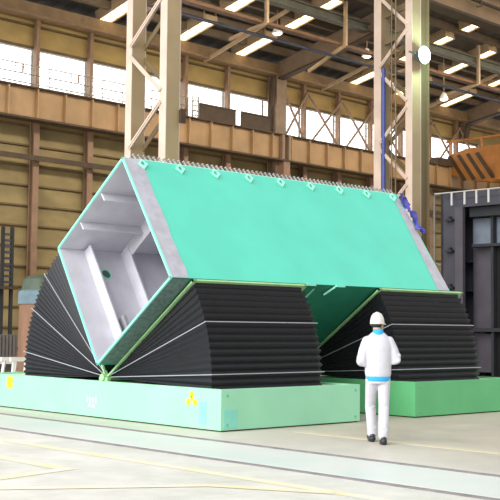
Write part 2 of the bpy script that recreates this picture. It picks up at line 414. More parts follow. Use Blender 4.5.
# ------------------------------------------------------------------ lattice columns
def lattice_column(label, u, near, far, w, nodes, flip, side_plate=None, top=14.6, step=1.235):
    # near / far = v ranges of the two legs
    t = thing('lattice_column', label, 'column', (u+w/2, (near[0]+far[1])/2, 0), HALL)
    def leg(v0, v1):
        l = build('column_leg', MB().box(u, u+.03, v0, v1, 0, top).box(u+w-.03, u+w, v0, v1, 0, top).box(u+.03, u+w-.03, (v0+v1)/2-.02, (v0+v1)/2+.02, 0, top)
                  .box(u+.02, u+w-.02, v0, v0+.02, 0, top, 1), [M['column'], M['column_tan']], t)
        return l
    l1 = leg(*near); l2 = leg(*far)
    build('base_plate', MB().box(u-.2, u+w+.2, near[0]-.2, far[1]+.2, 0, .05), M['column_shade'], t)
    if side_plate:
        build('shaded_plate', MB().box(u+w, u+side_plate, near[0]+.12, near[0]+.16, 0, top).box(u+side_plate-.03, u+side_plate, near[0]+.02, near[0]+.3, 0, top), M['column_shade'], t)  # plate added for the column's dark side, shade put into its colour
    z = nodes; k = 0
    zz = z
    while zz > .6:
        va, vb = (near[1]-.06, far[0]+.04) if (k % 2 == 0) == flip else (far[0]+.04, near[1]-.06)
        build('lacing_bar', MB().bar((u+.01, va, zz), (u+.01, vb, zz-.98), .02, .13, up=(1,0,0)).bar((u-.02, va, zz), (u-.02, vb, zz-.98), .03, .10, up=(0,.6,.8)), M['column'], t)
        build('lacing_bar', MB().bar((u+w-.03, va, zz), (u+w-.03, vb, zz-.98), .03, .12, up=(0,.6,.8)), M['column_shade'], t)
        k += 1; zz -= step
    return t
c1 = lattice_column('near pale lattice column with zigzag lacing behind the left end of the green girder', 5.14, (7.4, 7.64), (8.68, 8.9), .43, 14.18, True)
build('junction_box', MB().box(5.55, 5.66, 7.33, 7.4, 6.3, 6.6).box(5.53, 5.68, 7.31, 7.34, 6.28, 6.62), M['beam_dark'], c1)
c2 = lattice_column('far pale lattice column with floodlight near its top, behind the right end of the girder', 14.53, (7.4, 7.64), (8.55, 8.82), .44, 13.8, False, side_plate=.88, top=15, step=1.15)
build('cable_conduit', MB().tube([(14.5, 8.42, 0.3), (14.5, 8.42, 9.3)], .06), M['bluecable'], c2, label='blue vertical cable conduit')
build('steel_cable', MB().tube([(14.4, 8.05, 4.5), (14.4, 8.05, 11.5)], .02).tube([(14.4, 7.9, 4.5), (14.4, 7.9, 11.5)], .02), M['column_shade'], c2)
# row beam on the column tops, right of the far column
t = thing('column_row_beam', 'heavy tan beam along the column tops in the upper right corner', 'beam', (25, 8.0, 11.5), HALL)
build('beam_web', MB().box(15.4, 45, 7.9, 7.98, 11.55, 12.5), M['beam'], t)
build('beam_flange', MB().box(15.4, 45, 7.7, 8.2, 11.48, 11.56), M['beam_dark'], t)
build('beam_flange', MB().box(15.4, 45, 7.7, 8.2, 12.5, 12.58), M['beam_dark'], t)
build('pipe', MB().tube([(15.4, 7.75, 12.1), (45, 7.75, 12.1)], .06), M['beam_dark'], t)
for u in (18.6, 21.5, 24.5): build('pipe_hook', MB().tube([(u, 7.7, 12.5), (u, 7.68, 11.95), (u-.3, 7.66, 11.85)], .03), M['beam_dark'], t)
# column head frame left of the far column
t = thing('head_frame', 'dull brown bracing frame joining the two legs at the top of the far column', 'frame', (14.7, 8.1, 9.9), HALL)
build('frame_bar', MB().bar((14.75, 7.64, 10.35), (14.75, 8.6, 10.15), .1, .16), M['column_shade'], t)
build('frame_bar', MB().bar((14.75, 7.64, 11.15), (14.75, 8.6, 11.0), .1, .2), M['column_shade'], t)
build('frame_plate', MB().box(14.73, 14.77, 7.7, 8.15, 10.4, 11.1), M['rafter'], t)

# floodlight
fu, fz = 14.6, 9.5
t = thing('floodlight', 'round bright floodlight glowing pale green on the far lattice column', 'floodlight', (fu, 7.2, fz), HALL)
def ydisc(mbx, u, v0, v1, z, r0, r1, n=20):
    vs = []; fs = []
    for v, r in ((v0, r0), (v1, r1)):
        for k in range(n):
            a = 2*PI*k/n; vs.append((u+r*math.cos(a), v, z+r*math.sin(a)))
    for k in range(n): fs.append((k, (k+1) % n, n+(k+1) % n, n+k))
    fs += [tuple(range(n)), tuple(range(n, 2*n))]
    return mbx.add(vs, fs)
build('lamp_housing', ydisc(MB(), fu, 7.02, 7.28, fz, .27, .14), M['lampbody'], t)
build('lamp_lens', ydisc(MB(), fu, 6.96, 7.018, fz, .22, .25), M['lens'], t)
build('lamp_bracket', MB().bar((fu, 7.25, fz), (fu, 7.375, fz-.02), .08, .1).bar((fu-.3, 7.1, fz), (fu-.3, 7.33, fz+.1), .04, .06), M['lampbody'], t)
ld = bpy.data.lights.new('floodlight_beam', 'POINT'); ld.energy = 260; ld.color = (.6, 1, .85); ld.shadow_soft_size = .2
lo = bpy.data.objects.new('floodlight_beam', ld); COL.objects.link(lo); lo.location = HALL @ Vector((fu, 6.8, fz))

# ------------------------------------------------------------------ crane at the right
t = thing('overhead_crane', 'orange overhead crane bridge end with dark diagonal stripes at the right edge', 'crane', (35.7, 18, 9.0), HALL)
poly = [(20.98, 9.8), (20.9, 10.2), (20.6, 10.45), (19.6, 10.68), (9.0, 10.72), (9.0, 8.9), (18.2, 8.87), (19.5, 9.07), (20.6, 9.45)]
build('bridge_girder', MB().prism(poly, 35.4, 36.2), M['crane'], t)
for k in range(4):
    v = 20.75-.55*k
    build('hazard_stripe', MB().add([(35.38, v, 10.38), (35.38, v-.2, 10.42), (35.38, v-1.15, 9.08), (35.38, v-.95, 9.03)], [(0, 1, 2, 3)])
          .add([(35.35, v, 10.38), (35.35, v-.2, 10.42), (35.35, v-1.15, 9.08), (35.35, v-.95, 9.03)], [(0, 1, 2, 3)]), M['beam_dark'], t)
build('crane_rail', MB().tube([(35.5, 20.9, 11.15), (35.5, 9, 11.15)], .07).tube([(35.5, 20.7, 10.3), (35.5, 20.7, 11.15)], .05).tube([(35.5, 18.8, 10.6), (35.5, 18.8, 11.15)], .05), M['crane'], t)
build('end_carriage', MB().box(34.2, 37.2, 20.5, 20.95, 9.87, 10.2), M['beam_dark'], t)
build('hoist_block', MB().box(35.1, 35.4, 14.5, 17.8, 8.9, 10.0), M['crane'], t)

# ------------------------------------------------------------------ dark steel frame at the right
RU = 13.98
t = thing('steel_housing', 'tall dark grey steel housing with open side standing behind the right base', 'housing', (RU+1.1, 3.8, 0), HALL)
def rbx(name, v0, v1, z0, z1, u0, u1, m_): return build(name, MB().box(u0, u1, v0, v1, z0, z1), M[m_], t)
build('end_panel', MB().box(RU, RU+.08, 5.5, 6.0, 0, 5.28).box(RU, RU+2.2, 5.92, 6.0, 0, 5.28), M['rack'], t)
build('jamb', MB().box(RU-.06, RU+.06, 5.25, 5.5, 0, 4.88), M['rack_jamb'], t)
build('top_panel', MB().box(RU, RU+2.2, 1.0, 5.9, 5.1, 5.28).box(RU, RU+.08, 1.0, 5.5, 4.88, 5.12), M['rack'], t)
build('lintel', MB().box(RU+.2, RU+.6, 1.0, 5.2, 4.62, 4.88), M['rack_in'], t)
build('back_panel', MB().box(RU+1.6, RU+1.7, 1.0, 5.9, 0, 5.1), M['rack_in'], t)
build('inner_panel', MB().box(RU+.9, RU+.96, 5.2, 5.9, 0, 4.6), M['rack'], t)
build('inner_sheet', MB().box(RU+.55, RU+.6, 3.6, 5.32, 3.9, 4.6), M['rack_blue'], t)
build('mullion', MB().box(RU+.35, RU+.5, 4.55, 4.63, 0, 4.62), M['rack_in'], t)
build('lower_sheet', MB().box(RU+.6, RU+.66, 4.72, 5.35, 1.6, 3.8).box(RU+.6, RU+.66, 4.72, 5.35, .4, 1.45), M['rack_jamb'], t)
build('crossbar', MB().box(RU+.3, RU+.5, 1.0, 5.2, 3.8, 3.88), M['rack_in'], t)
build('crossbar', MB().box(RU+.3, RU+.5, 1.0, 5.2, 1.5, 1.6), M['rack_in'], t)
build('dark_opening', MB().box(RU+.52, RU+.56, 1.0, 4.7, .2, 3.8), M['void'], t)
for z in (1.6, 2.7, 3.7, 4.55): build('bracket', MB().box(RU-.16, RU, 5.55, 5.78, z-.04, z+.02).box(RU-.12, RU, 5.62, 5.7, z, z+.09), M['rack_in'], t)
for z in (2.6, 3.4): build('shelf', MB().box(RU+.5, RU+.9, 5.35, 5.9, z, z+.06), M['rack_in'], t)
for v in (5.63, 5.21, 4.83, 4.45, 4.05, 3.65): build('white_clip', MB().box(RU-.03, RU, v-.028, v+.028, 4.95, 5.3), M['clip'], t)
build('top_edge_rail', MB().tube([(RU-.02, 6.2, 5.31), (RU-.02, 1.0, 5.31)], .016), M['clip'], t)
build('side_pipe', MB().tube([(RU, 6.0, 5.3), (RU, 6.22, 5.26), (RU, 6.22, 3.4), (RU, 6.0, 3.3)], .03), M['grey'], t)
build('floor_sill', MB().box(RU-.3, RU+1.7, 1.0, 6.0, 0, .3), M['rack_in'], t)

# ------------------------------------------------------------------ clutter at the left
PV = 12.4
t = thing('steel_drum_post', 'rust brown cylindrical post with a blue grey cap behind the left bellows', 'post', (5.22, PV, 0), HALL)
build('shaft', MB().lathe([(.55, 0), (.55, 2.1), (.52, 2.12)], (5.22, PV, 0), 28), M['rust'], t, smooth=False)
build('cap', MB().lathe([(.58, 2.1), (.58, 2.42), (.5, 2.46)], (5.22, PV, 0), 28), M['capblue'], t)
build('cap_top', MB().lathe([(.5, 2.44), (.46, 2.75), (.3, 2.84), (.1, 2.86)], (5.22, PV, 0), 28), M['capgreen'], t)
t = thing('wall_rack', 'dark upright steel rack with an orange panel at the left edge by the wall', 'rack', (8.75, 20, 0), HALL)
build('orange_panel', MB().box(8.2, 8.8, 20.2, 20.3, 3.2, 4.75), M['orange'], t)
for u in (8.86, 9.22): build('upright', MB().box(u-.05, u+.05, 20.0, 20.1, 0, 4.85), M['rack_in'], t)
for k in range(9): build('rung', MB().box(8.86, 9.22, 20.02, 20.1, 2.95+.2*k, 3.03+.2*k), M['rack'], t)
build('ledge', MB().box(8.0, 9.35, 19.8, 20.2, 2.75, 2.83), M['beam_dark'], t)
t = thing('corrugated_bin', 'low grey corrugated bin at the far left behind the base', 'bin', (4.6, 14.5, 0), HALL)
bm_ = MB()
for k in range(16): bm_.box(4.0+.11*k, 4.06+.11*k, 14.3, 14.34, .7, 1.3)
bm_.box(4.0, 5.8, 14.34, 14.4, .62, 1.3); bm_.box(4.0, 5.8, 14.4, 15.2, 0.0, 1.25)
build('bin_body', bm_, M['grey'], t)
build('bin_sill', MB().box(3.9, 5.8, 14.1, 14.32, .5, .6), M['white'], t)
build('skid', MB().box(3.9, 5.8, 14.3, 15.2, 0, .12), M['beam_dark'], t)
t = thing('white_trestle', 'white metal trestle with a pale timber plank at the left behind the base', 'trestle', (3.6, 10.4, 0), HALL)
for u in (3.05, 3.38): 
    build('leg', MB().bar((u, 10.3, 0), (u+.05, 10.3, .72), .06, .06), M['white'], t)
    build('leg', MB().bar((u, 10.8, 0), (u+.05, 10.7, .72), .06, .06), M['white'], t)
build('top_bar', MB().bar((3.0, 10.3, .75), (3.5, 10.3, .75), .07, .09), M['white'], t)
build('top_bar', MB().bar((3.0, 10.7, .75), (3.5, 10.7, .75), .07, .09), M['white'], t)
build('timber_plank', MB().box(3.2, 4.4, 10.35, 10.65, .72, .8), M['wood'], t)
build('blue_pad', MB().box(3.5, 3.7, 10.28, 10.34, .62, .76), M['bluecable'], t)

# ------------------------------------------------------------------ floor marks
build('aisle_strip', MB().box(-2.15, -.95, -14, 20, 0, .004), M['aisle'], label='pale green worn coating strip between the two floor rails', cat='floor marking')
build('floor_rail', MB().box(-.91, -.80, -14, 20, 0, .008).box(-.87, -.84, -14, 20, .008, .012), M['rail_steel'], label='dark flush floor rail nearer the green bases', cat='rail')
build('floor_rail', MB().box(-2.31, -2.19, -14, 20, 0, .008).box(-2.27, -2.23, -14, 20, .008, .012), M['rail_steel'], label='dark flush floor rail farther from the green bases', cat='rail')
SZ = [.0015]
def stripe(pts, w, label):
    SZ[0] += .0012
    m_ = MB(); n_ = len(pts)
    P2 = [Vector(p) for p in pts]; L_ = []; R_ = []
    for i, p in enumerate(P2):
        da = (p-P2[i-1]).normalized() if i else (P2[1]-p).normalized()
        db = (P2[i+1]-p).normalized() if i < n_-1 else da
        na = Vector((-da.y, da.x)); nb = Vector((-db.y, db.x)); mv = (na+nb).normalized(); k_ = w/2/max(.4, mv.dot(na))
        L_.append((p.x+mv.x*k_, p.y+mv.y*k_, SZ[0])); R_.append((p.x-mv.x*k_, p.y-mv.y*k_, SZ[0]))
    m_.add(L_+R_, [(i, i+1, n_+i+1, n_+i) for i in range(n_-1)])
    build('floor_stripe', m_, M['paint_yellow'], label=label, cat='floor marking')
stripe([(-3.1, 6), (-3.05, -8)], .17, 'worn yellow floor stripe running parallel to the rails')
stripe([(-4.1, 2), (-4.1, -2.2), (-5.4, -2.5)], .18, 'worn yellow floor stripe with a corner at lower left')
stripe([(-5.6, -2.9), (-3.7, -4.1), (-3.1, -5.2)], .16, 'worn yellow floor stripe slanting across the bottom of the photo')
build('floor_stripe', MB().box(.9, 1.1, -8, -.6, 0, .003), mat('worn_ochre_paint', '#cfc19a', .6, col2='#c2bba8', scale=4, var=.1), label='faded ochre floor stripe beside the walking man', cat='floor marking')

# ================================================================== MACHINE
H = .622
def base(name_label, x0, x1, y0, y1, m_, patch=False):
    t = thing('base_frame', name_label, 'base', ((x0+x1)/2, (y0+y1)/2, 0))
    w = .10
    fr = MB()
    fr.box(x0, x1, y0, y0+w, .02, H).box(x0, x1, y1-w, y1, .02, H).box(x0, x0+w, y0+w, y1-w, .02, H).box(x1-w, x1, y0+w, y1-w, .02, H)
    build('side_plate', fr, M[m_], t, bevel=.008)
    build('tray_top', MB().box(x0+w, x1-w, y0+w, y1-w, H-.10, H-.03), M['base_top'], t)
    build('foot_skid', MB().box(x0+.03, x1-.03, y0+.03, y1-.03, 0, .02), M['beam_dark'], t)
    for y in (y0, ):
        for x in (x0+.12, x1-.12):
            for z in (.1, .53): 
                b_ = MB(); ydisc(b_, x, y-.012, y+.01, z, .018, .018, 10); build('bolt', b_, M['base2'], t)
    return t
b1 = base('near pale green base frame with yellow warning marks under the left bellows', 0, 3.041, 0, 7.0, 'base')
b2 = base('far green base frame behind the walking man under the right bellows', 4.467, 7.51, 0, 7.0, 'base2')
# yellow warning marks: three lobes, and an upright panel (on the left-facing side x = 0)
wm = MB()
def xdisc(mbx, x, y, z, r, n=14):
    return mbx.add([(x, y+r*math.cos(2*PI*k/n), z+r*math.sin(2*PI*k/n)) for k in range(n)] + [(x+.006, y+r*math.cos(2*PI*k/n), z+r*math.sin(2*PI*k/n)) for k in range(n)],
                   [tuple(range(n)), tuple(range(n, 2*n))] + [(k, (k+1) % n, n+(k+1) % n, n+k) for k in range(n)])
for y, z, r in ((.675, .52, .05), (.755, .405, .05), (.595, .405, .05), (.675, .46, .035)): xdisc(wm, -.006, y, z, r)
build('warning_mark', wm, M['yellow'], b1, label='yellow three-lobed warning mark')
build('warning_mark', MB().box(-.006, 0, 5.94, 6.14, .37, .585), M['yellow'], b1, label='yellow upright warning panel')
build('colour_patch', MB().box(-.004, 0, .33, .50, .1, .42), M['cyanp'], b1, label='aqua paint patch')
build('colour_patch', MB().box(.05, .32, -.004, 0, .05, .32), M['cyanp'], b1, label='aqua paint patch')
fm = MB()
for k, (y, z, w_, h_) in enumerate(((3.46, .30, .05, .09), (3.38, .28, .05, .12), (3.29, .29, .06, .08), (3.21, .30, .04, .12), (3.40, .20, .09, .05), (3.28, .19, .09, .06))):
    fm.box(-.004, 0, y-w_/2, y+w_/2, z-h_/2, z+h_/2)
build('faded_mark', fm, M['whitep'], b1, label='faded white illegible mark')

# girder: a box with one open end
T = Vector((2.185, 4.278)); Lc = Vector((4.057, 2.888)); B = Vector((2.79, .903)); R = Vector((.865, 2.291))
X0, X1 = -.278, 6.586
g = thing('box_girder', 'huge mint green box girder set on edge, open at its left end', 'girder', ((X0+X1)/2, 2.47, .9))
cen = (T+Lc+B+R)/4
def inset(a, b, th):
    d = (b-a).normalized(); n_ = Vector((-d.y, d.x))
    if n_.dot(cen-a) < 0: n_ = -n_
    return n_*th
def wall_plate(name, a, b, th=.04, label=None, pm='mint'):
    n_ = inset(a, b, th); d = (b-a).normalized()
    poly = [a, b, b+n_-d*th, a+n_+d*th]
    return build(name, MB().prism([tuple(p) for p in poly], X0, X1, 0, [0, 0, 1, 0]), [M[pm], M['inner']], g, label=label)
wall_plate('front_panel', T, R, label='large mint green sloping panel facing the viewer')
wall_plate('rear_panel', T, Lc)
wall_plate('lower_panel', Lc, B)
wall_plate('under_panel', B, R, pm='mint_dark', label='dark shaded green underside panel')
# bright painted edge round the open end
def edge_line(a, b):
    n_ = inset(a, b, .05)
    return build('end_edge', MB().prism([tuple(p) for p in (a-n_*.1, b-n_*.1, b+n_*.6, a+n_*.6)], X0-.012, X0+.02), M['mint_edge'], g, label='bright teal painted edge of the open end')
for a, b in ((T, Lc), (Lc, B), (B, R), (T, R)): edge_line(a, b)
# bare primer strips on the front panel
nT = -inset(T, R, 1.0)
def on_panel(x, t_, lift): 
    p = T + (R-T)*t_ + nT*lift; return (x, p.x, p.y)
def strip(xa, xb, xa2, xb2, t0=.0, t1=1.0):
    m_ = MB()
    for k in range(12):
        ta = t0+(t1-t0)*k/12; tb = t0+(t1-t0)*(k+1)/12
        j = lambda q: .018*math.sin(q*37)+.012*math.sin(q*91)
        m_.add([on_panel(xa+(xa2-xa)*ta, ta, .004), on_panel(xb+(xb2-xb)*ta+(j(ta)), ta, .004), on_panel(xb+(xb2-xb)*tb+j(tb), tb, .004), on_panel(xa+(xa2-xa)*tb, tb, .004)], [(0, 1, 2, 3)])
    build('primer_strip', m_, M['primer'], g, label='bare grey primer strip')
strip(X0+.02, X0+.36, X0+.02, X0+.34)
strip(X1-.20, X1-.02, X1-.36, X1-.02, .05, 1.0)
# primer band on the under panel near the open end (grained, dull)
nU = -inset(B, R, 1.0)
def on_under(x, t_, lift=.004):
    p = B + (R-B)*t_ + nU*lift; return (x, p.x, p.y)
build('primer_strip', MB().add([on_under(X0+.02, .03), on_under(X0+.39, .03), on_under(X0+.39, .99), on_under(X0+.02, .99)], [(0, 1, 2, 3)]), mat('dull_green_grained_primer', '#6b8580', .7, var=.2, scale=14, detail=10), g, label='dull grey green grained strip')
# inner structure
nTL = inset(T, Lc, 1.0); nLB = inset(Lc, B, 1.0); nBR = inset(B, R, 1.0); nTR = inset(T, R, 1.0)
dTL = (Lc-T).normalized(); dLB = (B-Lc).normalized()
for f_ in (.36, .68):
    p = T + (Lc-T)*f_; q = p + nTL*.20
    build('longitudinal_stiffener', MB().prism([tuple(p-dTL*.012), tuple(q-dTL*.012), tuple(q+dTL*.012), tuple(p+dTL*.012)], X0+.04, 2.0), M['inner'], g)
def rib(a, b, nrm, h_, x, th=.03, m_='inner', name='transverse_rib', f0=0., f1=1.):
    p0 = a+(b-a)*f0+nrm*.03; p1 = a+(b-a)*f1+nrm*.03
    return build(name, MB().prism([tuple(p0), tuple(p1), tuple(p1+nrm*h_), tuple(p0+nrm*h_)], x, x+th), M[m_], g)
rib(Lc, B, nLB, .22, .22, f0=.03, f1=.97)
rib(Lc, B, nLB, .26, 1.0, f0=.03, f1=.97); rib(T, Lc, nTL, .26, 1.02, f0=.1, f1=.95)
rib(B, R, nBR, .2, 1.0, f0=.05, f1=.95); rib(T, R, nTR, .2, 1.0, f0=.05, f1=.95)
d_ = .04
build('diaphragm', MB().prism([tuple(cen+(p-cen)*.975) for p in (T, Lc, B, R)], 2.0, 2.03), M['inner'], g)
build('gusset', MB().prism([tuple(B+nBR*.05+dLB*-.35), tuple(B+nBR*.05-dLB*.75), tuple(B+nBR*.05-dLB*.75+nLB*.30), tuple(B+nBR*.05-dLB*.35+nLB*.30)], .35, .42), mat('shaded_grey_primer', '#9a99a0', .7), g)
hp = Lc + (B-Lc)*.23 + nLB*.044
hm = MB(); nn = 18
hm.add([(.52+.085*math.cos(2*PI*k/nn), *(hp+dLB*(.085*math.sin(2*PI*k/nn)))) for k in range(nn)], [tuple(range(nn))])
build('access_hole', hm, mat('hole_shade', '#4f6a5c', .8), g, label='small dark round hole with green rim')
hr = MB(); hr.tube([(.52+.095*math.cos(2*PI*k/nn), *(hp+dLB*(.095*math.sin(2*PI*k/nn)))) for k in range(nn+1)], .012, 6, caps=False)
build('hole_rim', hr, M['mint_edge'], g)
# shear studs along the ridge
nRidge = -nTL
for k in range(62):
    x = .05 + k*(6.5/61)
    p = T + dTL*.05
    q = p + nRidge*.13 + Vector((.0, .0))
    build('shear_stud', MB().tube([(x, p.x, p.y), (x-.03, q.x, q.y)], .017, 6).tube([(x-.03, q.x, q.y), (x-.034, q.x+nRidge.x*.02, q.y+nRidge.y*.02)], .028, 6), M['stud'], g)
build('ridge_strip', MB().prism([tuple(T+dTL*.0), tuple(T+dTL*.1), tuple(T+dTL*.1-nTL*.012), tuple(T-nTL*.012)], X0+.3, X1-.05), M['lug'], g)
# lifting lugs
dTR = (R-T).normalized()
for k in range(9):
    x = .07+.785*k; c = T + dTR*.11 + nT*.006
    m_ = MB(); r_ = .10; ri = .045; n4 = 16
    ring_o = []; ring_i = []
    for q in range(n4):
        a = 2*PI*q/n4; s_ = r_/(abs(math.cos(a))+abs(math.sin(a)))
        for rr_, li in ((s_, ring_o), (ri, ring_i)):
            p = c + dTR*(rr_*math.sin(a)); li.append((x+rr_*math.cos(a), p.x, p.y))
    up = [(a, b+nT.x*.03, c_+nT.y*.03) for a, b, c_ in ring_o]; ui = [(a, b+nT.x*.03, c_+nT.y*.03) for a, b, c_ in ring_i]
    m_.add(ring_o+ring_i+up+ui, [(2*n4+q, 2*n4+(q+1) % n4, 3*n4+(q+1) % n4, 3*n4+q) for q in range(n4)] + [(q, (q+1) % n4, 2*n4+(q+1) % n4, 2*n4+q) for q in range(n4)]
           + [(n4+q, n4+(q+1) % n4, 3*n4+(q+1) % n4, 3*n4+q) for q in range(n4)])
    build('lifting_lug', m_, M['lug'], g)
# small angle brackets under the panel edge between the two bellows
for x in (2.62, 3.35):
    p = R - nU*0; q = R + (B-R)*.10
    build('angle_bracket', MB().bar((x, p.x-.02, p.y-.015), (x+.22, p.x-.02, p.y-.015), .04, .03).bar((x, p.x-.0, p.y-.03), (x-.12, q.x-.03, q.y-.03), .04, .03), M['mint_edge'], g)
build('weld_seam', MB().add([on_under(2.9, .05), on_under(2.95, .05), on_under(2.95, .95), on_under(2.9, .95)], [(0,1,2,3)]), M['mint_edge'], g)

# blue tarp at the right end
m_ = MB(); vs = []; fs = []; nn = 14; mm_ = 5
for i in range(nn+1):
    t_ = i/nn*.40
    p = T + (R-T)*t_ + nT*(.03+.05*abs(math.sin(i*1.9)))
    for j in range(mm_+1):
        x = 6.56 + j*.04 + .03*math.sin(i*1.3+j)
        lift = .05*math.sin(j*1.7+i*.9)
        vs.append((x, p.x+nT.x*lift-.02*j*0, p.y+nT.y*lift-.015*j))
for i in range(nn):
    for j in range(mm_):
        a = i*(mm_+1)+j; fs.append((a, a+1, a+mm_+2, a+mm_+1))
m_.add(vs, fs)
build('tarp', m_, M['tarp'], label='crumpled blue tarp over the top right corner of the green girder', cat='tarp')

# bellows
PY, PZ, RAD = 3.088, .685, 2.715
def bellows(label, xa, xb, side, a_top, n, straps, r_top=None, group=None, xflip=True):
    t = thing('bellows', label, 'bellows', ((xa+xb)/2, PY+side*1.3, H-.03))
    z0 = H-.03
    def P(a, r): return (PY+side*r*math.cos(a), PZ+r*math.sin(a))
    a0 = -math.asin((PZ-z0)/RAD)
    vs = []; fs = []
    for k in range(2*n+1):
        f_ = k/(2*n); a = a0+(a_top-a0)*f_
        R_ = RAD
        if r_top and a > math.radians(52): R_ = RAD+(r_top-RAD)*(a-math.radians(52))/(a_top-math.radians(52))
        peak = (k % 2 == 0)
        r = R_ if peak else R_-(.05 if side < 0 else .035)
        ins = 0 if peak else .03
        y, z = P(a, r)
        yi, zi = P(a, .12)
        bulge = 0
        vs += [(xa+ins*.2, yi, zi), (xa+ins, y, z), (xb-ins, y, z), (xb-ins*.2, yi, zi)]
    for k in range(2*n):
        o = 4*k
        fs += [(o, o+1, o+5, o+4), (o+1, o+2, o+6, o+5), (o+2, o+3, o+7, o+6)]
    ms = MB().add(vs, fs)
    # bottom and top closing
    e = 4*2*n
    ms.f += [[0, 1, 2, 3], [e, e+1, e+2, e+3]]; ms.mi += [0, 0]
    build('pleated_cover', ms, M['black'], t, label='black pleated cover')
    # mounting frame at the top plane
    d = Vector((side*math.cos(a_top), math.sin(a_top))); nn_ = Vector((-d.y*side, d.x*side)) if True else None
    if nn_.y > 0: nn_ = -nn_
    rr = (r_top or RAD)+.07
    c = Vector((PY, PZ))
    fl = MB()
    for x_a, x_b in ((xa-.04, xa+.03), (xb-.03, xb+.04)):
        fl.prism([tuple(c+d*.02), tuple(c+d*rr), tuple(c+d*rr+nn_*.03), tuple(c+d*.02+nn_*.03)], x_a, x_b)
    fl.prism([tuple(c+d*(rr-.05)), tuple(c+d*rr), tuple(c+d*rr+nn_*.03), tuple(c+d*(rr-.05)+nn_*.03)], xa-.04, xb+.04)
    build('mounting_frame', fl, M['flange'], t, label='yellow green edge frame')
    for s in straps:
        # keep the cord on a pleat peak
        a = math.radians(s); kk = round((a-a0)/(a_top-a0)*n); a = a0+(a_top-a0)*kk/n
        y1, z1 = P(a, .12); y2, z2 = P(a, RAD+.012)
        build('strap', MB().tube([(xa-.012, y1, z1), (xa-.012, y2, z2), (xb+.012, y2, z2), (xb+.012, y1, z1)], .008, 6), M['strap'], t, label='thin pale cord')
    return t
bellows('black pleated bellows on the near base, at the front under the girder', .139, 2.552, -1, math.radians(34.9), 15, (19.9, 4.1))
bellows('black pleated bellows on the far base behind the walking man', 4.483, 6.876, -1, math.radians(34.9), 15, (19.9, 4.1))
bellows('black fan shaped bellows at the left, behind the open girder end', .139, 2.552, 1, math.radians(61), 32, (41.2, 24.6, 8.1), r_top=2.52)
build('hinge_bar', MB().tube([(.02, PY, PZ), (7.0, PY, PZ)], .06, 10).box(.05, .12, PY-.12, PY+.12, H-.05, PZ+.0), M['flange'], g, label='pale green hinge bar')

# ================================================================== PERSON
def capsule(bm, p0, p1, r0, r1, seg=12, ring=5):
    p0 = Vector(p0); p1 = Vector(p1); d = p1-p0; L_ = d.length
    q = d.normalized() if L_ > 1e-6 else Vector((0, 0, 1))
    rot = Vector((0, 0, 1)).rotation_difference(q).to_matrix()
    rings = []
    for i in range(ring+1):
        a = -PI/2 + PI/2*i/ring; rings.append((r0*math.cos(a), r0*math.sin(a)))
    for i in range(ring+1):
        a = PI/2*i/ring; rings.append((r1*math.cos(a), L_+r1*math.sin(a)))
    vv = []
    for r, z in rings:
        vv.append([bm.verts.new(p0+rot @ Vector((max(r, 1e-4)*math.cos(2*PI*k/seg), max(r, 1e-4)*math.sin(2*PI*k/seg), z))) for k in range(seg)])
    for i in range(len(vv)-1):
        for k in range(seg): bm.faces.new((vv[i][k], vv[i][(k+1) % seg], vv[i+1][(k+1) % seg], vv[i+1][k]))
    bm.faces.new(vv[0][::-1]); bm.faces.new(vv[-1])
def loft(bm, rings, seg=24):
    # rings: (cx, cy, z, rx, ry)
    vv = []
    for cx, cy, z, rx, ry in rings:
        vv.append([bm.verts.new((cx+rx*math.cos(2*PI*k/seg), cy+ry*math.sin(2*PI*k/seg), z)) for k in range(seg)])
    for i in range(len(vv)-1):
        for k in range(seg): bm.faces.new((vv[i][k], vv[i][(k+1) % seg], vv[i+1][(k+1) % seg], vv[i+1][k]))
    bm.faces.new(vv[0][::-1]); bm.faces.new(vv[-1])
def fuse(name, fn, voxel, smooth, m_, xf=None):
    bm = bmesh.new(); fn(bm)
    bmesh.ops.recalc_face_normals(bm, faces=bm.faces)
    me = bpy.data.meshes.new(name); bm.to_mesh(me); bm.free()
    o = bpy.data.objects.new('tmp', me); COL.objects.link(o)
    md = o.modifiers.new('r', 'REMESH'); md.mode = 'VOXEL'; md.voxel_size = voxel
    if smooth:
        sm = o.modifiers.new('s', 'SMOOTH'); sm.factor = .5; sm.iterations = smooth
    dg = bpy.context.evaluated_depsgraph_get()
    me2 = bpy.data.meshes.new_from_object(o.evaluated_get(dg))
    bpy.data.objects.remove(o)
    me2.name = name; me2.materials.clear(); me2.materials.append(m_)
    for p in me2.polygons: p.use_smooth = True
    return me2

pers = thing('person', 'man in white jacket, white trousers and white helmet walking away from the viewer', 'person', (.715, -2.415, 0))
pers.rotation_euler = (0, 0, math.radians(-42.3))
def ppart(name, me, label=None, parent=None):
    o = bpy.data.objects.new(name, me); COL.objects.link(o); o.parent = parent or pers
    if label: o['label'] = label
    return o
HR = Matrix.Translation((0, 0, 0)) @ Matrix.Rotation(math.radians(-32), 4, 'Z')   # head turned to the right
HC = Vector((-.005, .035, 0))
def hx(p): return HR.to_3x3() @ Vector(p) + HC
SH = {-1: Vector((-.17, .0, 1.375)), 1: Vector((.17, .0, 1.375))}
EL = {-1: Vector((-.225, -.04, 1.10)), 1: Vector((.235, -.02, 1.13))}
WR = {-1: Vector((-.10, .20, 1.13)), 1: Vector((.12, .21, 1.15))}
HIP = {-1: Vector((-.09, 0, .88)), 1: Vector((.09, 0, .88))}
KN = {-1: Vector((-.085, .17, .49)), 1: Vector((.075, -.04, .48))}
AN = {-1: Vector((-.055, .20, .09)), 1: Vector((.05, -.20, .09))}
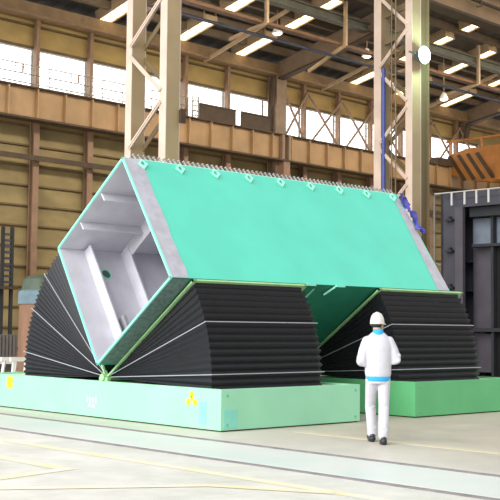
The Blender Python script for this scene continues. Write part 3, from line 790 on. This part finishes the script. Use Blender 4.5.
def hand(bm, s):
    w = WR[s]; e = EL[s]; d = (w-e).normalized()
    inn = Vector((-s, 0, 0)); inn = (inn - d*inn.dot(d)).normalized()   # towards the other hand
    up = d.cross(inn); up = up if up.z > 0 else -up
    palm0 = w + d*.03; palm1 = w + d*.085
    for k in range(4):
        o = up*(.03-.02*k)
        capsule(bm, palm0+o*.8, palm1+o, .016, .014, 8, 3)
    ln = (.036, .042, .039, .030)
    for k in range(4):
        o = up*(.03-.021*k)
        a = palm1+o; b = a + (d*.8+inn*.6).normalized()*ln[k]; c = b + (inn*.9-d*.3).normalized()*ln[k]*.75; f_ = c + (-d*.9+inn*.2).normalized()*ln[k]*.55
        capsule(bm, a, b, .0098, .009, 8, 3); capsule(bm, b, c, .009, .0083, 8, 3); capsule(bm, c, f_, .0083, .0075, 8, 3)
    a = palm0 + up*.028 + inn*.006; b = a + (up*.7+d*.5+inn*.4).normalized()*.042; c = b + (d*.7+inn*.6).normalized()*.032
    capsule(bm, a, b, .0125, .011, 8, 3); capsule(bm, b, c, .011, .009, 8, 3)
    capsule(bm, w - d*.02, palm0, .027, .026, 10, 3)
def body(bm):
    # head: cranium, face, jaw, nose, ears
    def cap(a, b, r0, r1): capsule(bm, hx(a), hx(b), r0, r1, 14, 6)
    cap((0, -.015, 1.645), (0, .02, 1.645), .083, .078)
    cap((0, .03, 1.60), (0, .045, 1.555), .064, .042)
    cap((-.03, .04, 1.57), (.03, .04, 1.57), .04, .04)
    cap((0, .098, 1.635), (0, .113, 1.598), .010, .015)
    for s in (-1, 1):
        cap((s*.078, -.005, 1.63), (s*.083, -.012, 1.59), .016, .011)
        cap((s*.018, .088, 1.648), (s*.045, .08, 1.650), .010, .010)
        cap((s*.012, .104, 1.597), (s*.016, .102, 1.597), .009, .008)
    cap((-.018, .089, 1.565), (.018, .089, 1.565), .009, .009)
    capsule(bm, (0, -.005, 1.40), hx((0, -.02, 1.58)), .060, .055, 14, 5)
    loft(bm, [(0, 0, .84, .12, .09), (0, 0, .92, .15, .10), (0, 0, 1.05, .13, .095), (0, .005, 1.2, .15, .105), (0, 0, 1.33, .165, .10), (0, 0, 1.42, .14, .075), (0, 0, 1.46, .07, .055)])
    for s in (-1, 1):
        capsule(bm, SH[s]*.95+Vector((0,0,.05)), EL[s], .048, .040); capsule(bm, EL[s], WR[s], .040, .027)
        hand(bm, s)
        capsule(bm, HIP[s], KN[s], .08, .055); capsule(bm, KN[s], AN[s]+Vector((0,0,.03)), .052, .036)
        capsule(bm, AN[s], AN[s]+Vector((0, .12, -.04)), .034, .028)
bo = ppart('body', fuse('body', body, .006, 3, M['skin']), 'bare face, neck and hands')
def jacket(bm):
    loft(bm, [(0, -.01, .885, .165, .122), (0, -.01, .93, .178, .132), (0, -.012, 1.05, .180, .136), (0, -.012, 1.18, .185, .138), (0, -.01, 1.30, .190, .132), (0, -.005, 1.38, .175, .116), (0, 0, 1.43, .145, .096), (0, 0, 1.47, .105, .080), (0, 0, 1.495, .075, .07)])
    for s in (-1, 1):
        capsule(bm, SH[s]+Vector((-s*.02, 0, -.005)), SH[s]*.5+EL[s]*.5, .070, .072)
        capsule(bm, SH[s]*.5+EL[s]*.5, EL[s], .072, .074)
        capsule(bm, EL[s], EL[s]*.25+WR[s]*.75, .074, .052)
        capsule(bm, EL[s]*.25+WR[s]*.75, WR[s]*.97+EL[s]*.03, .052, .046)
        # cloth folds at the elbow
        capsule(bm, EL[s]+Vector((s*.04, -.03, .05)), EL[s]+Vector((s*.035, .04, .03)), .032, .03)
        capsule(bm, EL[s]+Vector((s*.03, -.05, -.02)), EL[s]+Vector((-s*.03, -.03, -.05)), .035, .03)
jk = ppart('jacket', fuse('jacket', jacket, .010, 4, M['cloth']), 'white work jacket')
def trousers(bm):
    loft(bm, [(0, -.01, .80, .155, .112), (0, -.01, .88, .158, .12), (0, -.008, .95, .155, .112)])
    for s in (-1, 1):
        capsule(bm, HIP[s]+Vector((-s*.008, -.01, -.03)), KN[s], .090, .072)
        capsule(bm, KN[s], AN[s]+Vector((0, -.005, .07)), .074, .070)
        capsule(bm, AN[s]+Vector((0, -.005, .12)), AN[s]+Vector((0, -.0, .03)), .068, .070)
        capsule(bm, KN[s]+Vector((-.03, -.06, .03)), KN[s]+Vector((.04, -.06, -.01)), .022, .02)
        capsule(bm, AN[s]+Vector((-.03, -.055, .14)), AN[s]+Vector((.04, -.05, .10)), .022, .02)
ppart('trousers', fuse('trousers', trousers, .010, 4, M['cloth']), 'white trousers')
def hem(bm): loft(bm, [(0, -.01, .832, .166, .126), (0, -.01, .90, .168, .128)], 32)
ppart('shirt_hem', fuse('hem', hem, .010, 1, M['cyan']), 'bright blue shirt hem below the jacket')
def collar(bm):
    loft(bm, [(0, -.008, 1.455, .088, .080), (0, -.012, 1.50, .073, .070), (0, -.012, 1.535, .068, .066)], 24)
ppart('collar', fuse('collar', collar, .008, 2, M['cyan']), 'bright blue collar')
def hair(bm):
    for k in range(-4, 5):
        a = k*.33
        p = (math.sin(a)*.068, -.01-math.cos(a)*.070, 1.61); q = (math.sin(a)*.060, -.015-math.cos(a)*.060, 1.565)
        capsule(bm, hx(p), hx(q), .018, .013, 8, 3)
ppart('hair', fuse('hair', hair, .008, 2, M['hair']), 'short black hair below the helmet')
def helmet_mesh():
    m_ = MB(); vs = []; fs = []; n_ = 28; lev = 9
    cx = Vector((0, -.005, 1.612))
    for i in range(lev):
        a = PI/2*i/(lev-1)
        for k in range(n_):
            t_ = 2*PI*k/n_
            r = max(math.cos(a), 1e-6)**.72
            x = .094*r*math.cos(t_); y = .114*r*math.sin(t_); z = .148*math.sin(a)
            ridge = .010*max(0, 1-abs(x)/.025)*math.sin(a)
            vs.append(hx((cx.x+x, cx.y+y, cx.z+z+ridge)))
    for i in range(lev-1):
        for k in range(n_): fs.append((i*n_+k, i*n_+(k+1) % n_, (i+1)*n_+(k+1) % n_, (i+1)*n_+k))
    m_.add(vs, fs)
    return m_
hm_ = to_mesh('helmet_shell', helmet_mesh(), M['helmet'], smooth=True)
he = ppart('helmet', hm_, 'white safety helmet with a short brim')
# brim: an annulus round the shell, longer at the front
vs = []; fs = []; n_ = 36
for k in range(n_):
    t_ = 2*PI*k/n_; fwd = max(0, math.sin(t_))**2
    for r, dz in ((0, .004), (.004+.05*fwd, -.006-.014*fwd), (.004+.05*fwd, -.012-.014*fwd), (0, -.012)):
        vs.append(hx(((.092+r)*math.cos(t_), -.005+(.112+r)*math.sin(t_), 1.616+dz)))
for k in range(n_):
    for j in range(4):
        a = k*4+j; b = k*4+(j+1) % 4; c = ((k+1) % n_)*4+(j+1) % 4; d = ((k+1) % n_)*4+j
        fs.append((a, b, c, d))
ppart('helmet_brim', to_mesh('helmet_brim', MB().add(vs, fs), M['helmet'], smooth=True), None, he)
def band(bm):
    for k in range(-5, 6):
        a = k*.27; b = (k+1)*.27
        capsule(bm, hx((math.sin(a)*.079, -.005-math.cos(a)*.088, 1.60)), hx((math.sin(b)*.079, -.005-math.cos(b)*.088, 1.60)), .009, .009, 8, 2)
ppart('helmet_band', fuse('band', band, .006, 1, M['lampbody']), 'grey nape band', he)
for s in (-1, 1):
    def eye(bm, s=s): capsule(bm, hx((s*.032, .093, 1.632)), hx((s*.033, .094, 1.632)), .011, .011, 10, 5)
    ppart('eye', fuse('eye', eye, .004, 1, M['eye']), None, bo)
def mouth(bm): capsule(bm, hx((-.02, .098, 1.563)), hx((.02, .098, 1.563)), .0055, .0055, 8, 3)
ppart('mouth', fuse('mouth', mouth, .003, 1, M['lips']), None, bo)
def shoe(s):
    def fn(bm):
        a = AN[s]; pitch = -.0 if s < 0 else .0
        z = .045
        heel = Vector((a.x, a.y-.05, z)); toe = Vector((a.x+s*.015, a.y+.19, z-.005))
        capsule(bm, heel, toe, .046, .040); capsule(bm, heel+Vector((0,.02,.045)), Vector((a.x, a.y+.05, .09)), .042, .040)
        loft(bm, [(a.x+s*.003, a.y+.065, 0, .046, .155), (a.x+s*.003, a.y+.065, .03, .048, .158)])
    return fn
for s in (-1, 1): ppart('shoe', fuse('shoe', shoe(s), .007, 2, M['shoe']), 'black shoe')

# ================================================================== LIGHT, WORLD, CAMERA
w = bpy.data.worlds.new('World'); scene.world = w; w.use_nodes = True
nt = w.node_tree; bg = nt.nodes['Background']
bg.inputs['Color'].default_value = (.96, .98, 1.0, 1); bg.inputs['Strength'].default_value = 0.92
sd = bpy.data.lights.new('hall_daylight', 'SUN'); sd.energy = 2.7; sd.angle = math.radians(50); sd.color = (1, .98, .95)
so = bpy.data.objects.new('hall_daylight', sd); COL.objects.link(so)
so.location = (-20, -20, 30)
so.rotation_euler = Vector((.88, .26, -.55)).to_track_quat('-Z', 'Y').to_euler()

gd = bpy.data.lights.new('left_fill_light', 'AREA'); gd.shape = 'RECTANGLE'; gd.size = 9; gd.size_y = 6; gd.energy = 2300  # added fill lamp out of view, brightens the left floor and base
go = bpy.data.objects.new('left_fill_light', gd); COL.objects.link(go)
go.location = (-17, 3, 7); go.rotation_euler = Vector((1, -.22, -.48)).to_track_quat('-Z', 'Y').to_euler()
for u_ in (14, 30):  # lamps added to brighten the far wall, not fixtures of the hall
    ad = bpy.data.lights.new('wall_fill_light', 'AREA'); ad.shape = 'RECTANGLE'; ad.size = 14; ad.size_y = 1.0; ad.energy = 650; ad.color = (1, .9, .74); ad.spread = math.radians(130)
    ao = bpy.data.objects.new('wall_fill_light', ad); COL.objects.link(ao)
    ao.location = HALL @ Vector((u_, 11.5, 12.6)); ao.rotation_euler = (HALL.to_3x3() @ Vector((0, .8, -.5))).to_track_quat('-Z', 'Y').to_euler()
cam = bpy.data.cameras.new('camera'); co = bpy.data.objects.new('camera', cam); COL.objects.link(co)
rt = Vector((.73868913, -.67397392, .00987598)); up = Vector((-.05491843, -.04557572, .99745016)); fw = Vector((.67180528, .73734796, .07067988))
mx = Matrix.Identity(4)
for i in range(3):
    mx[i][0] = rt[i]; mx[i][1] = up[i]; mx[i][2] = -fw[i]
mx.translation = Vector((-10.739, -12.3859, 1.5263))
co.matrix_world = mx
cam.sensor_fit = 'HORIZONTAL'; cam.sensor_width = 36; cam.lens = 1106.56/500*36; cam.clip_end = 300
scene.camera = co
scene.view_settings.view_transform = 'Standard'
scene.view_settings.exposure = 0.0
